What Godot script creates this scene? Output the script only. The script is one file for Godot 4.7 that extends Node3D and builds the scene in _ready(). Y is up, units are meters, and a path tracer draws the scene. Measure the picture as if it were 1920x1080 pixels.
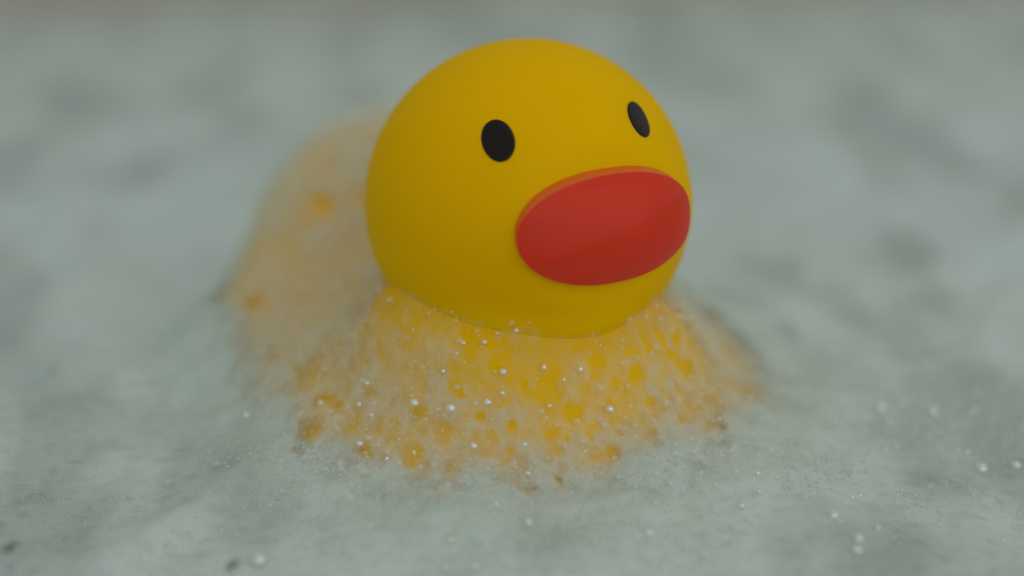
extends Node3D
# A rubber duck in a foam bath, close up. Lengths are worked out in millimetres and built in metres.

const MM := 0.001
const HEAD := Vector3(0, 48, 0)          # centre of the head, above the foam level
const R := 34.9                          # radius of the head
const FWD := Vector2(0.443, 0.896)       # where the duck faces, on the water (x, z)
const SIDE := Vector2(0.896, -0.443)
const BODY := Vector2(-9.7, -19.7)

var head_axes := Basis()                 # x to the duck's left eye side in view, y up the face, z out through the bill
var soft := FastNoiseLite.new()
var lumpy := FastNoiseLite.new()
var cells := FastNoiseLite.new()
var small_cells := FastNoiseLite.new()
var fine := FastNoiseLite.new()
var rng := RandomNumberGenerator.new()

# clear windows in the foam on the duck: x, z, radius
var windows := [
	[-44.5, 31.7, 3.6], [-46.7, 35.4, 1.5], [-43.0, 23.8, 2.7], [-39.7, 27.1, 1.8], [-33.2, 40.5, 2.0], [-31.8, 41.8, 1.1], [13.4, 32.9, 2.3], [33.0, 21.8, 3.1],
	[22.0, 30.2, 2.8], [8.8, 39.2, 3.0], [24.9, 32.5, 1.7], [-16.3, 41.2, 1.9], [0.5, 53.2, 1.7], [5.7, 50.3, 1.2], [-15.7, 47.9, 1.3], [-22.1, 36.8, 1.8],
	[-23.4, 43.7, 2.9], [-3.6, 45.5, 1.4], [30.7, 33.3, 1.1], [34.9, 28.6, 1.1], [16.6, 43.6, 1.8], [12.4, 41.5, 0.9], [-40.4, -14.2, 2.7], [-49.8, -48.7, 3.9],
	[-64.3, -27.5, 4.1], [-56.5, 0.2, 1.6], [5.1, 36.1, 1.4], [-6.6, 35.6, 2.1], [-14.1, 36.8, 1.5], [9.4, 32.9, 1.1], [24.4, 25.9, 1.6], [31.4, 17.9, 1.0],
	[-30.1, 35.6, 1.2], [27.8, 32.3, 1.1], [-3.4, 41.8, 1.5], [-9.8, 40.3, 1.2], [17.5, 33.5, 1.4], [-0.8, 37.4, 1.2], [39.2, 30.4, 2.1], [-49.0, 13.2, 1.4]]
# thin places in the foam on the water: x, z, half-width, half-length, how open
var pits := [
	[-97.4, 65.1, 2.5, 4.0, 0.9], [-88.5, 60.6, 1.9, 3.0, 0.5], [-92.6, 62.5, 1.3, 2.2, 0.4], [-87.3, 66.8, 0.9, 1.6, 0.6], [-95.2, 73.1, 1.0, 1.8, 0.7],
	[-55.1, 70.1, 1.4, 2.2, 0.85], [-50.4, 68.8, 1.4, 2.4, 0.6], [-97.6, 33.1, 1.8, 3.0, 0.5], [-92.9, 22.9, 2.8, 5.0, 0.35], [-100.7, 25.5, 0.8, 1.5, 0.5],
	[-79.7, 45.1, 1.0, 1.8, 0.4], [-84.3, 56.3, 1.2, 1.8, 0.45], [-55.9, 41.6, 1.0, 1.6, 0.4], [-30.3, 53.6, 0.8, 1.4, 0.45], [97.9, -32.4, 2.9, 6.0, 0.35],
	[65.0, -41.2, 4.0, 8.0, 0.5], [85.4, 28.0, 2.8, 3.5, 0.35], [87.7, 42.8, 1.6, 2.6, 0.3], [-98.7, 53.0, 2.4, 3.6, 0.5], [-110.2, -15.8, 2.2, 4.4, 0.45],
	[-37.3, 45.1, 0.9, 1.4, 0.35], [-103.0, 57.0, 3.0, 4.0, 0.6], [106.0, -66.0, 9.0, 16.0, 0.3], [92.0, -30.0, 8.0, 6.0, 0.3], [-62.0, 66.0, 5.0, 2.0, 0.2]]


# single bubbles that catch the light: x, z, radius, which one
var named := [
	[1.4, 30.6, 1.4, "bubble on the duck's breast straight under the bill's left half, highest of all"],
	[8.6, 29.9, 1.4, "bubble on the duck's breast under the bill's lower edge, right of the highest"],
	[-2.6, 32.7, 1.1, "bubble on the duck's breast a little left of and below the highest"],
	[-9.0, 33.2, 1.1, "bubble at the lower left end of the slanting row on the yellow breast"],
	[-13.0, 32.3, 0.9, "small bubble at the left rim of the clear yellow breast patch"],
	[-5.2, 36.3, 1.5, "bubble in the orange foam straight below the duck's left eye, upper of a column"],
	[-5.3, 38.2, 1.0, "little bubble in the foam column below the duck's left eye, second from top"],
	[-8.3, 38.9, 1.6, "bright bubble in the foam column below the duck's left eye, lowest and leftmost"],
	[-15.3, 38.7, 1.9, "large bright bubble over a dark yellow gap, left of the breast column"],
	[16.1, 37.0, 1.6, "lone bright bubble in the foam below the middle of the bill"],
	[-17.3, 33.6, 1.0, "small bubble in the foam below the left side of the head"],
	[-22.7, 35.5, 1.8, "bubble with a soft glint over a yellow gap, left front of the duck"],
	[-33.0, 27.1, 1.0, "small bubble in pale foam, left front, above the paired yellow gaps"],
	[-34.8, 30.1, 1.1, "bubble between the big left yellow gap and the small paired gaps"],
	[-33.9, 39.8, 1.4, "bubble sitting on the left of the small paired yellow gaps"],
	[-32.0, 33.7, 0.9, "tiny glinting bubble just above the paired yellow gaps"],
	[-28.1, 44.5, 0.9, "tiny glinting bubble right of and below the paired yellow gaps"],
	[-11.0, 44.9, 1.5, "bubble in white foam at the lower front edge of the orange tint"],
	[-0.3, 50.5, 1.1, "bubble just above the lowest yellow gap in front of the duck"],
	[2.9, 35.8, 1.1, "bubble in orange foam below the left end of the bill"],
	[9.9, 34.7, 1.1, "bubble beside the round yellow gap below the bill"],
	[4.0, 39.2, 0.9, "tiny bubble left of the broad yellow gap below the bill"],
	[-1.0, 45.2, 0.9, "tiny bubble above the pale foam in front of the duck's middle"],
	[-59.0, 21.9, 1.5, "pale bubble in white foam beyond the left edge of the orange tint"],
	[-43.2, 25.2, 1.2, "bubble inside the upper of the two big yellow gaps at left"],
	[77.7, 5.7, 1.9, "brightest bubble at the left end of the glittering patch on the right"],
	[78.0, 12.8, 1.1, "small bubble just below the brightest bubble of the right patch"],
	[84.3, -2.4, 1.0, "small bubble up and right of the brightest one in the right patch"],
	[90.6, 1.4, 2.0, "large faint bubble in the middle of the glittering patch on the right"],
	[102.8, -9.0, 1.2, "bubble at the top of the right patch, left of the pair at the edge"],
	[99.5, 1.5, 1.5, "bubble under the top row of the right patch"],
	[108.9, -9.0, 1.2, "bubble in the right patch close to the picture's right edge, lower of a pair"],
	[112.9, -16.8, 1.1, "topmost bubble of the right patch, at the picture's right edge"],
	[93.9, 29.8, 2.0, "bright lone bubble below the right patch, on the grey hollow's lower side"],
	[93.0, 22.2, 1.0, "small bubble above the bright lone one below the right patch"],
	[101.2, 29.3, 1.6, "bubble at the far right edge, level with the bright lone one"],
	[-0.4, 62.9, 1.6, "bright bubble in white foam straight in front of the duck, under the lowest yellow gap"],
	[22.3, 64.0, 1.4, "faint bubble in the front foam right of the middle"],
	[40.7, 55.5, 1.1, "faint bubble in the front foam under the right end of the orange tint"],
	[57.7, 58.8, 1.5, "lone bubble in the front right foam, left of a tinier one"],
	[66.0, 60.5, 0.9, "tiny bubble right of the lone one in the front right foam"],
	[60.7, 68.1, 1.5, "upper of two stacked bubbles at the front right, near the bottom edge"],
	[59.8, 71.6, 1.6, "lower of two stacked bubbles at the front right, near the bottom edge"],
	[-15.6, 73.6, 1.1, "left one of two bright bubbles at the bottom edge, left of the middle"],
	[-10.0, 74.2, 1.5, "right one of two bright bubbles at the bottom edge, left of the middle"],
	[-14.9, 66.2, 1.1, "faint bubble in front foam above the bright pair at the bottom edge"],
	[-6.5, 58.8, 1.0, "faint bubble between the lowest yellow gap and the bottom bright pair"],
	[-50.3, 69.4, 3.2, "large bubble in the small grey hollow at the bottom left"]]


func _ready() -> void:
	var e := deg_to_rad(20.0)
	var up := Vector3(0, cos(e), -sin(e))
	var back := Vector3(0, sin(e), cos(e))
	var camera := Camera3D.new()
	camera.name = "camera"
	var px := 24.0 / 70.0 * 360.0 / 1080.0
	var target := HEAD - Vector3(30.0 * px, 0, 0) - up * 160.0 * px
	camera.transform = Transform3D(Basis(Vector3.RIGHT, up, back), (target + back * 360.0) * MM)
	var lens := CameraAttributesPhysical.new()
	lens.frustum_focal_length = 70.0
	lens.frustum_near = 0.02
	lens.frustum_far = 20.0
	lens.frustum_focus_distance = 0.333
	lens.exposure_aperture = 3.8
	camera.attributes = lens
	camera.fov = rad_to_deg(2.0 * atan(12.0 / 70.0))
	add_child(camera)

	var env := Environment.new()
	env.background_mode = Environment.BG_COLOR
	env.background_color = Color(0.335, 0.374, 0.362).linear_to_srgb()   # even ambient light standing in for bounce off the unseen bathroom walls
	env.tonemap_mode = Environment.TONE_MAPPER_LINEAR
	env.tonemap_exposure = 1.0
	env.sdfgi_enabled = true
	env.ssao_enabled = true
	env.ssil_enabled = true
	var around := WorldEnvironment.new()
	around.name = "room_light"
	around.environment = env
	add_child(around)

	var lamp := AreaLight3D.new()  # unseen, overhead; placed for the glints on the bubbles and the bill
	lamp.name = "unseen_overhead_lamp"
	lamp.area_size = Vector2(0.10, 0.07)
	lamp.light_energy = 0.07
	lamp.light_color = Color(1.0, 0.99, 0.96)
	lamp.light_size = 0.2
	lamp.shadow_enabled = true
	add_child(lamp)
	lamp.look_at_from_position(Vector3(0.16, 1.10, 0.25), HEAD * MM, Vector3.RIGHT)

	var front_light := AreaLight3D.new()  # unseen area light behind the camera, placed to brighten the duck's front
	front_light.name = "unseen_front_light"
	front_light.area_size = Vector2(4.2, 2.4)
	front_light.light_energy = 1.4
	front_light.light_color = Color(1.0, 0.99, 0.97)
	front_light.light_size = 2.0
	front_light.shadow_enabled = true
	add_child(front_light)
	front_light.look_at_from_position(Vector3(0.95, 0.78, 1.55), HEAD * MM, Vector3.UP)

	noises()
	bath()
	duck()
	foam_on_water()
	foam_on_duck()
	bubbles()


# ------------------------------------------------------------------ helpers

func noises() -> void:
	rng.seed = 7
	for n in [[soft, 0.013, 11, 3], [lumpy, 0.055, 23, 3], [fine, 0.35, 31, 3]]:
		n[0].noise_type = FastNoiseLite.TYPE_SIMPLEX_SMOOTH
		n[0].frequency = n[1]
		n[0].seed = n[2]
		n[0].fractal_octaves = n[3]
	for n in [[cells, 0.30, 41], [small_cells, 0.75, 43]]:
		n[0].noise_type = FastNoiseLite.TYPE_CELLULAR
		n[0].frequency = n[1]
		n[0].seed = n[2]
		n[0].fractal_type = FastNoiseLite.FRACTAL_NONE
		n[0].cellular_jitter = 0.95
		n[0].cellular_return_type = FastNoiseLite.RETURN_DISTANCE2_SUB


func paint(color: Color, rough: float, called: String) -> StandardMaterial3D:
	var m := StandardMaterial3D.new()
	m.resource_name = called
	m.albedo_color = color.linear_to_srgb()
	m.roughness = rough
	return m


func tag(o: Node, label: String, category := "", kind := "", group := "") -> void:
	o.set_meta("label", label)
	if category: o.set_meta("category", category)
	if kind: o.set_meta("kind", kind)
	if group: o.set_meta("group", group)


func put(called: String, mesh: Mesh, m: Material, parent: Node = self) -> MeshInstance3D:
	var o := MeshInstance3D.new()
	o.name = called
	var k := 1
	while parent.has_node(NodePath(String(o.name))):
		o.name = "%s_%03d" % [called, k]
		k += 1
	o.mesh = mesh
	o.material_override = m
	o.cast_shadow = GeometryInstance3D.SHADOW_CASTING_SETTING_ON
	parent.add_child(o, true)
	return o


# A sheet of points (nu across, nv down) as one smooth mesh; closed joins the last column to the first.
func sheet(points: PackedVector3Array, nu: int, nv: int, closed := false, colors := PackedColorArray(), flip := false) -> ArrayMesh:
	var normals := PackedVector3Array()
	normals.resize(points.size())
	var index := PackedInt32Array()
	var across := nu if closed else nu - 1
	index.resize(across * (nv - 1) * 6)
	var k := 0
	for j in nv - 1:
		for i in across:
			var a := j * nu + i
			var b := j * nu + (i + 1) % nu
			var c := a + nu
			var d := b + nu
			index[k] = a; index[k + 1] = b; index[k + 2] = c
			index[k + 3] = b; index[k + 4] = d; index[k + 5] = c
			k += 6
			var n := (points[c] - points[b]).cross(points[d] - points[a])
			normals[a] += n; normals[b] += n; normals[c] += n; normals[d] += n
	if flip:
		index.reverse()
	for i in normals.size():
		normals[i] = normals[i].normalized() * (-1.0 if flip else 1.0)
	var arrays := []
	arrays.resize(Mesh.ARRAY_MAX)
	arrays[Mesh.ARRAY_VERTEX] = points
	arrays[Mesh.ARRAY_NORMAL] = normals
	arrays[Mesh.ARRAY_INDEX] = index
	if colors.size():
		arrays[Mesh.ARRAY_COLOR] = colors
	var mesh := ArrayMesh.new()
	mesh.add_surface_from_arrays(Mesh.PRIMITIVE_TRIANGLES, arrays)
	return mesh


# ------------------------------------------------------------------ the bath

func bath() -> void:
	var water := BoxMesh.new()
	water.size = Vector3(1.3, 0.02, 1.5)
	var w := put("bath_water", water, paint(Color(0.115, 0.10, 0.075), 0.15, "dull bath water"))
	w.position = Vector3(0, -0.016, -0.30)
	tag(w, "dull grey bath water under the thin places in the foam", "", "structure")
	var wall := BoxMesh.new()
	wall.size = Vector3(1.6, 0.30, 0.03)
	var t := put("bathtub_wall", wall, paint(Color(0.52, 0.46, 0.38), 0.35, "beige enamel"))
	t.position = Vector3(-0.2, 0.10, -0.492)
	t.rotation_degrees.y = 6.0
	tag(t, "beige end wall of the bathtub behind the foam", "", "structure")


# ------------------------------------------------------------------ the duck

# Distance from the head's centre to its surface: a sphere whose face is flattened where the bill sits.
func head_radius(d: Vector3) -> float:
	var r := R
	if d.z > 0.2:
		var m := sqrt(pow(atan2(d.x, d.z) / 0.99, 2) + pow(atan2(d.y, d.z) / 0.76, 2))
		r = lerpf(R, R * minf(1.0 / d.z, 1.15), 0.5 * (1.0 - smoothstep(0.3, 1.1, m)))
	return r


func on_head(d: Vector3, lift := 0.0) -> Vector3:
	d = d.normalized()
	return head_axes * (d * (head_radius(d) + lift))


# The head's surface straight under a point of the bill's outline.
func face_depth(x: float, y: float) -> float:
	var z := sqrt(maxf(R * R - x * x - y * y, 1.0))
	for k in 8:
		var p := Vector3(x, y, z)
		z += head_radius(p.normalized()) - p.length()
	return z


func duck() -> void:
	var out := Vector3(0.452, -0.185, 0.872).normalized()
	var right := Vector3(0.906, 0.165, -0.390)
	right = (right - out * right.dot(out)).normalized()
	var e := deg_to_rad(20.0)
	var view := Basis(Vector3.RIGHT, Vector3(0, cos(e), -sin(e)), Vector3(0, sin(e), cos(e)))
	head_axes = view * Basis(right, out.cross(right), out)

	var root := Node3D.new()
	root.name = "rubber_duck"
	add_child(root)
	root.position = Vector3(BODY.x, 0, BODY.y) * MM
	tag(root, "yellow rubber duck with a red bill and black oval eyes sitting in the foam", "rubber duck")
	var yellow := paint(Color(0.95, 0.512, 0.001), 0.55, "yellow vinyl")
	yellow.metallic_specular = 0.09
	yellow.subsurf_scatter_enabled = true
	yellow.subsurf_scatter_strength = 0.3
	var at := HEAD * MM - root.position

	# head
	var p := PackedVector3Array()
	var nu := 128
	var nv := 72
	for j in nv:
		var v := PI * (j + 0.02) / (nv - 0.96)
		for i in nu:
			var u := TAU * i / nu
			var q := on_head(Vector3(sin(v) * sin(u), cos(v), sin(v) * cos(u)))
			var way := q.normalized()   # under the bill the head runs softly out into the breast
			q *= 1.0 + 0.09 * smoothstep(-0.34, -0.58, way.y) * smoothstep(0.45, 0.85, way.z)
			p.append(q * MM)
	var head := put("head", sheet(p, nu, nv, true), yellow, root)
	head.position = at

	# body: a squat hull with a swelling breast, whose back end sweeps up into the tail
	p = PackedVector3Array()
	nu = 144
	nv = 80
	for j in nv:
		var q := 0.01 + j / 55.0          # out over the back, then in again under the belly
		for i in nu:
			var u := TAU * i / nu
			var d := Vector2(cos(u), sin(u))
			d *= pow(pow(absf(d.x), 2.3) + pow(absf(d.y), 2.3), -1.0 / 2.3) * minf(q, 1.0)
			if q > 1.0:
				d *= maxf(0.0, 2.0 - q * 1.0) * 0.9
			var at_xz := FWD * d.x * 81.0 + SIDE * d.y * 69.0
			var under := at_xz + BODY
			var neck := smoothstep(44.0, 34.0, under.length()) * smoothstep(4.0, 14.0, under.y)
			var y := pile(under.x, under.y, 0.4) - lerpf(3.8, 0.6, neck) - 1.2 * pow(minf(q, 1.0), 6)
			if q > 1.0:
				y = -4.0 - 10.0 * (q - 1.0)
			p.append(Vector3(at_xz.x, y, at_xz.y) * MM)
	var plain: StandardMaterial3D = yellow.duplicate()
	plain.subsurf_scatter_enabled = false
	plain.albedo_color = Color(0.88, 0.50, 0.001).linear_to_srgb()
	put("body", sheet(p, nu, nv, true), plain, root)

	# bill: a flat, slightly domed oval that stands proud of the face; its side is the orange of the moulding
	var a := 0.565 * R
	var b := 0.310 * R
	var dome := PackedVector3Array()
	var side := PackedVector3Array()
	nu = 96
	for j in 24:
		var q := (j + 0.05) / 23.05
		for i in nu:
			var u := TAU * i / nu
			var x := a * q * signf(sin(u)) * pow(absf(sin(u)), 0.92)
			var y := b * q * signf(cos(u)) * pow(absf(cos(u)), 0.92)
			var rim := face_depth(a * sin(u), b * cos(u)) + 2.2
			var mid := face_depth(0, 0) + 2.2
			var z := lerpf(mid, rim, q * q) + 3.0 * pow(1.0 - q * q, 0.9)
			dome.append(head_axes * Vector3(x, y, z) * MM)
	for j in 9:
		var q := j / 8.0
		for i in nu:
			var u := TAU * i / nu
			var flare := 1.0 + 0.012 * sin(minf(q * 3.0, 1.0) * PI / 2) + minf(q * 2.0, 1.0) * (0.075 * maxf(0.0, cos(u + 0.2)) - 0.07 * pow(maxf(0.0, -sin(u)), 2))
			var x := a * signf(sin(u)) * pow(absf(sin(u)), 0.92) * flare
			var y := b * signf(cos(u)) * pow(absf(cos(u)), 0.92) * flare
			var rim := face_depth(a * sin(u), b * cos(u)) + 2.2
			side.append(head_axes * Vector3(x, y, rim - 0.01 - 5.0 * q) * MM)
	var red := paint(Color(0.76, 0.042, 0.016), 0.32, "red paint")
	red.metallic_specular = 0.26
	red.clearcoat_enabled = true
	red.clearcoat = 0.12
	red.clearcoat_roughness = 0.03
	var bill := put("bill", sheet(dome, nu, 24, true, PackedColorArray(), true), red, root)
	bill.position = at
	var orange := put("bill_edge", sheet(side, nu, 9, true, PackedColorArray(), true), paint(Color(0.85, 0.135, 0.001), 0.4, "orange vinyl"), bill)
	tag(orange, "narrow orange edge round the red bill")

	# eyes: oval, a little proud of the head
	var black := paint(Color(0.013, 0.008, 0.005), 0.3, "black paint")
	for c in [[Vector3(-0.176, 0.30, 0.938), 0.17, 0.093], [Vector3(0.625, 0.445, 0.641), -0.50, 0.080]]:
		var centre: Vector3 = (head_axes.inverse() * (view * c[0])).normalized()
		var pole := Vector3(0, 1, -0.25).normalized()
		var tall := (pole - centre * pole.dot(centre)).normalized()
		tall = tall.rotated(centre, c[1])
		var wide := tall.cross(centre)
		p = PackedVector3Array()
		nu = 48
		for j in 12:
			var q := minf(1.0, (j + 0.05) / 10.0)
			for i in nu:
				var u := TAU * i / nu
				var d: Vector3 = centre + wide * (c[2] * q * sin(u)) + tall * (0.134 * q * cos(u))
				p.append(on_head(d, -0.2 if j == 11 else 0.28 * sqrt(1.0 - 0.7 * pow(q, 6))) * MM)
		black.metallic_specular = 0.33
		put("eye", sheet(p, nu, 12, true, PackedColorArray(), true), black, root).position = at


# ------------------------------------------------------------------ the foam

# Height of the foam that lies on the duck, before its lumps; it runs out smoothly into the foam on the water.
func pile(x: float, z: float, water: float) -> float:
	var d := Vector2(x, z) - BODY
	var s := d.dot(FWD)
	var w := d.dot(SIDE)
	var u := pow(absf(s) / 72.0, 2.3) + pow(absf(w) / 60.0, 2.3)
	var f := pow(1.0 - u, 0.72) if u < 1.0 else -(u - 1.0) * 0.7
	var h := -2.0 + 29.0 * f + 52.0 * smoothstep(0.38, 1.0, -s / 72.0) * smoothstep(1.5, 0.55, u)
	h += (10.5 + 6.5 * smoothstep(0.0, 20.0, z)) * exp(-pow((Vector2(x, z).length() - 30.0) / 10.5, 2))
	var t := clampf(0.5 + 0.5 * (h - water) / 36.0, 0.0, 1.0)
	return lerpf(water, h, t) + 36.0 * t * (1.0 - t) * (1.0 - 0.6 * smoothstep(0.4, 1.0, t))


func water_height(x: float, z: float) -> float:
	var near := exp(-pow(z / 260.0, 2))
	var h := soft.get_noise_2d(x * 1.2, z * 0.7) * 4.5 + lumpy.get_noise_2d(x, z) * (0.7 + 0.2 * near) + fine.get_noise_2d(x, z) * 0.18 * near
	# the whipped-up ridge at the near left
	var t := clampf((x + 88.0) / 30.0, 0.0, 1.0)
	var along := Vector2(-88.0 + 30.0 * t, 70.0 - 32.0 * t * t)
	h += 2.6 * exp(-pow(along.distance_to(Vector2(x, z)) / 8.5, 2))
	return h + 0.4


func foam_paint(called: String, color: Color) -> StandardMaterial3D:
	var m := paint(color, 0.9, called)
	m.vertex_color_use_as_albedo = true
	m.transparency = BaseMaterial3D.TRANSPARENCY_ALPHA
	m.metallic_specular = 0.12
	return m


func foam_on_water() -> void:
	var nu := 430
	var rows := PackedFloat32Array()
	var z := 110.0
	while z > -560.0:
		rows.append(z)
		z -= 0.7 * maxf(1.0, (60.0 - z) / 150.0)
	var p := PackedVector3Array()
	var c := PackedColorArray()
	for row in rows:
		var half := 150.0 + (110.0 - row) * 0.42
		for i in nu:
			var x := (2.0 * i / (nu - 1) - 1.0) * half
			var h := water_height(x, row)
			var over := 0.0
			if absf(x + 10.0) < 120.0 and row > -150.0 and row < 95.0:
				over = pile(x, row, h) - h
			h += over - 0.5 * smoothstep(0.0, 3.0, over) - 2.5 * smoothstep(6.0, 20.0, over)
			p.append(Vector3(x, h, row) * MM)
			var close := smoothstep(-120.0, 20.0, row)
			var thin := smoothstep(0.05, 0.6, lumpy.get_noise_2d(x * 0.6 + 300.0, row * 0.45)) * (0.05 + 0.05 * close)
			thin += smoothstep(-0.1, 0.5, soft.get_noise_2d(x * 1.3 - 500.0, row * 0.6)) * 0.24
			var cell := cells.get_noise_2d(x * 0.7, row * 0.7) + 1.0
			thin += close * 0.07 * smoothstep(0.25, 0.7, cell)
			thin += close * 0.06 * smoothstep(0.2, 0.7, fine.get_noise_2d(x + 90.0, row))
			for t in pits:
				var dx: float = (x - t[0]) / t[2]
				var dz: float = (row - t[1]) / t[3]
				if absf(dx) < 1.6 and absf(dz) < 1.6:
					var far := sqrt(dx * dx + dz * dz) + 0.35 * fine.get_noise_2d(x * 0.6, row * 0.6)
					thin = maxf(thin, 0.72 * t[4] * (1.0 - smoothstep(0.2, 1.3, far)))
			thin = maxf(thin, 0.96 * smoothstep(4.5 + 3.0 * smoothstep(10.0, -15.0, row), 14.0, over + 3.0 * lumpy.get_noise_2d(x * 1.3 + 40.0, row * 1.3)))
			if over > 2.0:
				for t in windows:
					var far: float = Vector2(x - t[0], row - t[1]).length() / t[2]
					if far < 1.6:
						thin = maxf(thin, 0.9 * smoothstep(3.5, 8.0, over) * (1.0 - smoothstep(0.6, 1.3, far)))
			c.append(Color(1, 1, 1, 1.0 - minf(thin, 0.92)))
	var o := put("bath_foam", sheet(p, nu, rows.size(), false, c, true), foam_paint("white bath foam", Color(0.65, 0.72, 0.69)))
	tag(o, "greyish white bath foam spread over the water all round the duck", "foam", "stuff")


# How far the foam on the duck bulges at a point of its smooth shape (x) and how opaque it is there (y).
func foam_at(at: Vector3, over: float, layer: int) -> Vector2:
	var shift := 40.0 * layer
	var risen := smoothstep(0.5, 8.0, over)
	var front := smoothstep(-30.0, 15.0, at.z)
	var cell := cells.get_noise_3d(at.x + shift, at.y, at.z) + 1.0
	var tiny := small_cells.get_noise_3d(at.x + shift, at.y, at.z) + 1.0
	var lump := lumpy.get_noise_3d(at.x * 1.3 + shift, at.y * 1.3, at.z * 1.3)
	var cluster := lumpy.get_noise_3d(at.x * 1.6 + 70.0 - shift, at.y * 1.6, at.z * 1.6)
	var out := risen * (lump * 1.5 + fine.get_noise_3d(at.x + shift, at.y, at.z) * 0.3 + 0.45 * smoothstep(0.0, 0.5, cell) + 0.12 * smoothstep(0.0, 0.5, tiny) - 1.6 * layer)
	var alpha := 0.30 + 0.04 * front + 0.25 * cluster
	alpha -= front * (0.20 * smoothstep(0.12, 0.55, cell) * smoothstep(0.25, -0.25, cluster) + 0.07 * smoothstep(0.2, 0.6, tiny))
	alpha += 0.08 * smoothstep(-35.0, -60.0, at.z)
	alpha = lerpf(0.9, maxf(alpha, 0.06), smoothstep(1.0, 13.0, over))
	# the bubbles on the breast, just under the head, are nearly clear
	var breast := Vector2((at.x + 1.0) * 1.15, at.z + 2.0).length() + 5.0 * lump
	alpha *= lerpf(1.0, lerpf(0.22, 1.0, smoothstep(35.0, 42.5, breast)), smoothstep(6.0, 18.0, at.z))
	return Vector2(out, clampf(alpha, 0.0, 1.0) * smoothstep(1.0, 9.0, over))


func foam_on_duck() -> void:
	# every gap between the bubbles: x, z, radius, how open
	var gaps := []
	for t in windows:
		gaps.append([t[0], t[1], t[2], 0.94])
	for k in 4200:
		var x := rng.randf_range(-52.0, 42.0)
		var z := rng.randf_range(8.0, 54.0)
		var r := 0.33 + 1.7 * pow(rng.randf(), 3.0)
		if rng.randf() < 0.25 + 1.6 * lumpy.get_noise_2d(x * 1.8 + 200.0, z * 1.8):
			gaps.append([x, z, r, rng.randf_range(0.25, 0.72)])
	for k in 70:
		gaps.append([rng.randf_range(-75.0, 20.0), rng.randf_range(-80.0, 8.0), rng.randf_range(0.8, 3.2), rng.randf_range(0.2, 0.6)])
	var nu := 528
	var nv := 516
	var dx := 190.0 / (nu - 1)
	var dz := -186.0 / (nv - 1)
	var base := PackedVector3Array()
	var overs := PackedFloat32Array()
	for j in nv:
		for i in nu:
			var x := -106.0 + dx * i
			var z := 76.0 + dz * j
			var water := water_height(x, z)
			var h := pile(x, z, water)
			base.append(Vector3(x, h, z))
			overs.append(h - water)
	var normals := PackedVector3Array()
	normals.resize(base.size())
	for j in nv:
		for i in nu:
			var west := base[j * nu + maxi(i - 2, 0)]
			var east := base[j * nu + mini(i + 2, nu - 1)]
			var south := base[maxi(j - 2, 0) * nu + i]
			var north := base[mini(j + 2, nv - 1) * nu + i]
			normals[j * nu + i] = (east - west).cross(north - south).normalized()
	for layer in 2:
		var p := base.duplicate()
		var a := PackedFloat32Array()
		a.resize(p.size())
		for n in p.size():
			var v := foam_at(base[n], overs[n], layer)
			p[n] += normals[n] * v.x
			a[n] = v.y
		for g in gaps:
			var middle := Vector3(g[0], pile(g[0], g[1], water_height(g[0], g[1])), g[1])
			var r: float = g[2] * (1.0 - 0.12 * layer)
			var i0 := clampi(int((g[0] + 106.0 - r * 1.7) / dx), 0, nu - 1)
			var i1 := clampi(int((g[0] + 106.0 + r * 1.7) / dx) + 1, 0, nu - 1)
			var j0 := clampi(int((g[1] + r * 1.7 - 76.0) / dz), 0, nv - 1)
			var j1 := clampi(int((g[1] - r * 1.7 - 76.0) / dz) + 1, 0, nv - 1)
			for j in range(j0, j1 + 1):
				for i in range(i0, i1 + 1):
					var n := j * nu + i
					var near := (base[n] - middle).length() / r
					if near < 1.7:
						near += 0.3 * fine.get_noise_3d(base[n].x * 0.6, base[n].y * 0.6, base[n].z * 0.6)
						a[n] *= 1.0 - g[3] * (1.0 - smoothstep(0.55, 1.15, near))
						if g[2] < 1.2:   # the bright wall round a small bubble
							a[n] += 0.10 * a[n] * smoothstep(0.85, 1.15, near) * (1.0 - smoothstep(1.2, 1.5, near))
		var c := PackedColorArray()
		c.resize(p.size())
		for n in p.size():
			p[n] *= MM
			c[n] = Color(1, 1, 1, clampf(a[n], 0.0, 1.0))
		var m := foam_paint("thin foam", Color(0.83, 0.89, 0.81))
		m.backlight_enabled = true
		m.backlight = Color(0.8, 0.8, 0.8)
		var o := put("duck_foam", sheet(p, nu, nv, false, c, true), m)
		tag(o, ["thin bubbly foam heaped over the duck's back and breast, tinted by the yellow beneath", "inner layer of thin foam clinging to the duck's body"][layer], "foam", "stuff")


# The point of the foam's skin over a place on the water.
func surface(x: float, z: float) -> Vector3:
	var water := water_height(x, z)
	var h := pile(x, z, water)
	if h - water < 0.5:
		return Vector3(x, h, z)
	var lean := Vector3(h - pile(x + 1.0, z, water_height(x + 1.0, z)), 1.0, h - pile(x, z + 1.0, water_height(x, z + 1.0))).normalized()
	return Vector3(x, h, z) + lean * foam_at(Vector3(x, h, z), h - water, 0).x


# A clear dome of soap film.
func dome(nu: int, nv: int) -> ArrayMesh:
	var p := PackedVector3Array()
	for j in nv:
		var v := deg_to_rad(112.0) * (j + 0.02) / (nv - 0.98)
		for i in nu:
			var u := TAU * i / nu
			p.append(Vector3(sin(v) * cos(u), cos(v), sin(v) * sin(u)))
	return sheet(p, nu, nv, true, PackedColorArray(), true)


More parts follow.
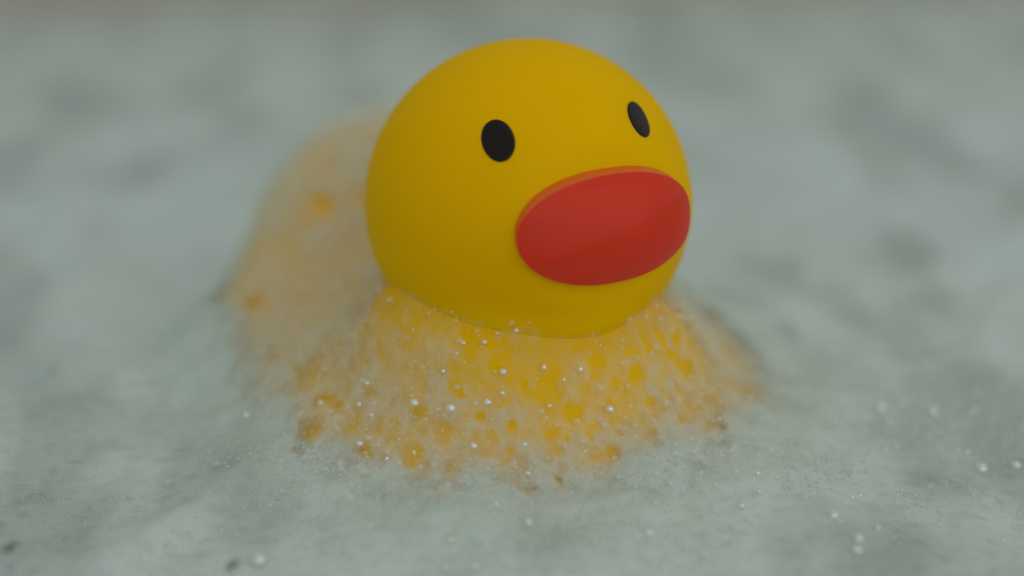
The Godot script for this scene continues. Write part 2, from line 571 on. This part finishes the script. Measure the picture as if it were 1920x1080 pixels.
func bubbles() -> void:
	var film := StandardMaterial3D.new()
	film.resource_name = "soap film"
	film.transparency = BaseMaterial3D.TRANSPARENCY_ALPHA
	film.albedo_color = Color(1, 1, 1, 0.03)
	film.roughness = 0.04
	film.metallic = 0.6
	film.metallic_specular = 0.5
	var round := dome(28, 14)
	for b in named:
		var at := surface(b[0], b[1])
		var o := put("soap_bubble", round, film)
		o.position = (at + Vector3(0, b[2] * 0.15, 0)) * MM
		o.scale = Vector3.ONE * b[2] * (0.55 if b[0] < 45.0 else 0.75) * MM
		tag(o, b[3], "soap bubble", "", "soap bubbles with bright glints")

	froth()
	var bright := MultiMesh.new()
	bright.transform_format = MultiMesh.TRANSFORM_3D
	bright.mesh = dome(16, 9)
	bright.instance_count = 165
	for k in 165:
		var spot := Vector2(rng.randfn(97.0, 12.0), rng.randfn(6.0, 13.0))
		if k > 150:
			spot = Vector2(rng.randf_range(-42.0, 38.0), rng.randf_range(22.0, 46.0))
		elif k > 95:
			spot = Vector2(rng.randf_range(-25.0, 105.0), rng.randf_range(44.0, 80.0))
		var r := 0.2 + 0.35 * pow(rng.randf(), 3.0)
		bright.set_instance_transform(k, Transform3D(Basis.from_scale(Vector3.ONE * r * MM), surface(spot.x, spot.y) * MM))
	var sparkle := MultiMeshInstance3D.new()
	sparkle.name = "glinting_bubbles"
	sparkle.multimesh = bright
	sparkle.material_override = film
	add_child(sparkle)
	tag(sparkle, "swarm of minute glinting bubbles, densest on the foam at the right", "bubbles", "stuff")
	var many := MultiMesh.new()
	var thin_film: StandardMaterial3D = film.duplicate()
	thin_film.metallic = 0.12
	many.transform_format = MultiMesh.TRANSFORM_3D
	many.mesh = dome(14, 7)
	var places: Array[Transform3D] = []
	for k in 2200:
		var x := 0.0
		var z := 0.0
		if k < 800:
			x = rng.randf_range(-52.0, 42.0)
			z = rng.randf_range(8.0, 52.0)
		elif k < 1250:
			x = rng.randfn(98.0, 13.0)
			z = rng.randfn(8.0, 14.0)
		else:
			x = rng.randf_range(-110.0, 110.0)
			z = rng.randf_range(-30.0, 85.0)
		if Vector2(x, z).length() < 24.0:
			continue
		var r := 0.2 + 0.6 * pow(rng.randf(), 4.0)
		places.append(Transform3D(Basis.from_scale(Vector3.ONE * r * MM), (surface(x, z) + Vector3(0, r * 0.1, 0)) * MM))
	many.instance_count = places.size()
	for k in places.size():
		many.set_instance_transform(k, places[k])
	var tiny := MultiMeshInstance3D.new()
	tiny.name = "tiny_bubbles"
	tiny.multimesh = many
	tiny.material_override = thin_film
	add_child(tiny)
	tag(tiny, "countless tiny clear bubbles glittering all over the foam", "bubbles", "stuff")


# The finest suds: beads of foam that roughen its surface where it is near enough to be seen.
func froth() -> void:
	var bead := dome(9, 5)
	var suds := foam_paint("fine suds", Color(0.72, 0.79, 0.73))
	suds.vertex_color_use_as_albedo = false
	suds.albedo_color.a = 0.35
	suds.roughness = 0.3
	suds.metallic_specular = 0.4
	var many := MultiMesh.new()
	many.transform_format = MultiMesh.TRANSFORM_3D
	many.mesh = bead
	var places: Array[Transform3D] = []
	for k in 34000:
		var x := rng.randf_range(-112.0, 112.0)
		var z := rng.randf_range(-40.0, 92.0)
		if lumpy.get_noise_2d(x * 0.8 + 900.0, z * 0.8) + rng.randf_range(-0.5, 0.5) < 0.0:
			continue
		var water := water_height(x, z)
		var over := pile(x, z, water) - water
		var r := 0.14 + 0.34 * pow(rng.randf(), 3.0)
		if over > 8.0:
			r *= 0.8
			if rng.randf() < 0.8 or Vector2(x, z).length() < 42.0: continue
		places.append(Transform3D(Basis.from_scale(Vector3.ONE * r * MM), ((surface(x, z) if over > 1.0 else Vector3(x, water, z)) - Vector3(0, r * 0.2, 0)) * MM))
	many.instance_count = places.size()
	for k in places.size():
		many.set_instance_transform(k, places[k])
	var o := MultiMeshInstance3D.new()
	o.name = "fine_suds"
	o.multimesh = many
	o.material_override = suds
	add_child(o)
	tag(o, "fine white suds roughening the foam in front of and around the duck", "suds", "stuff")
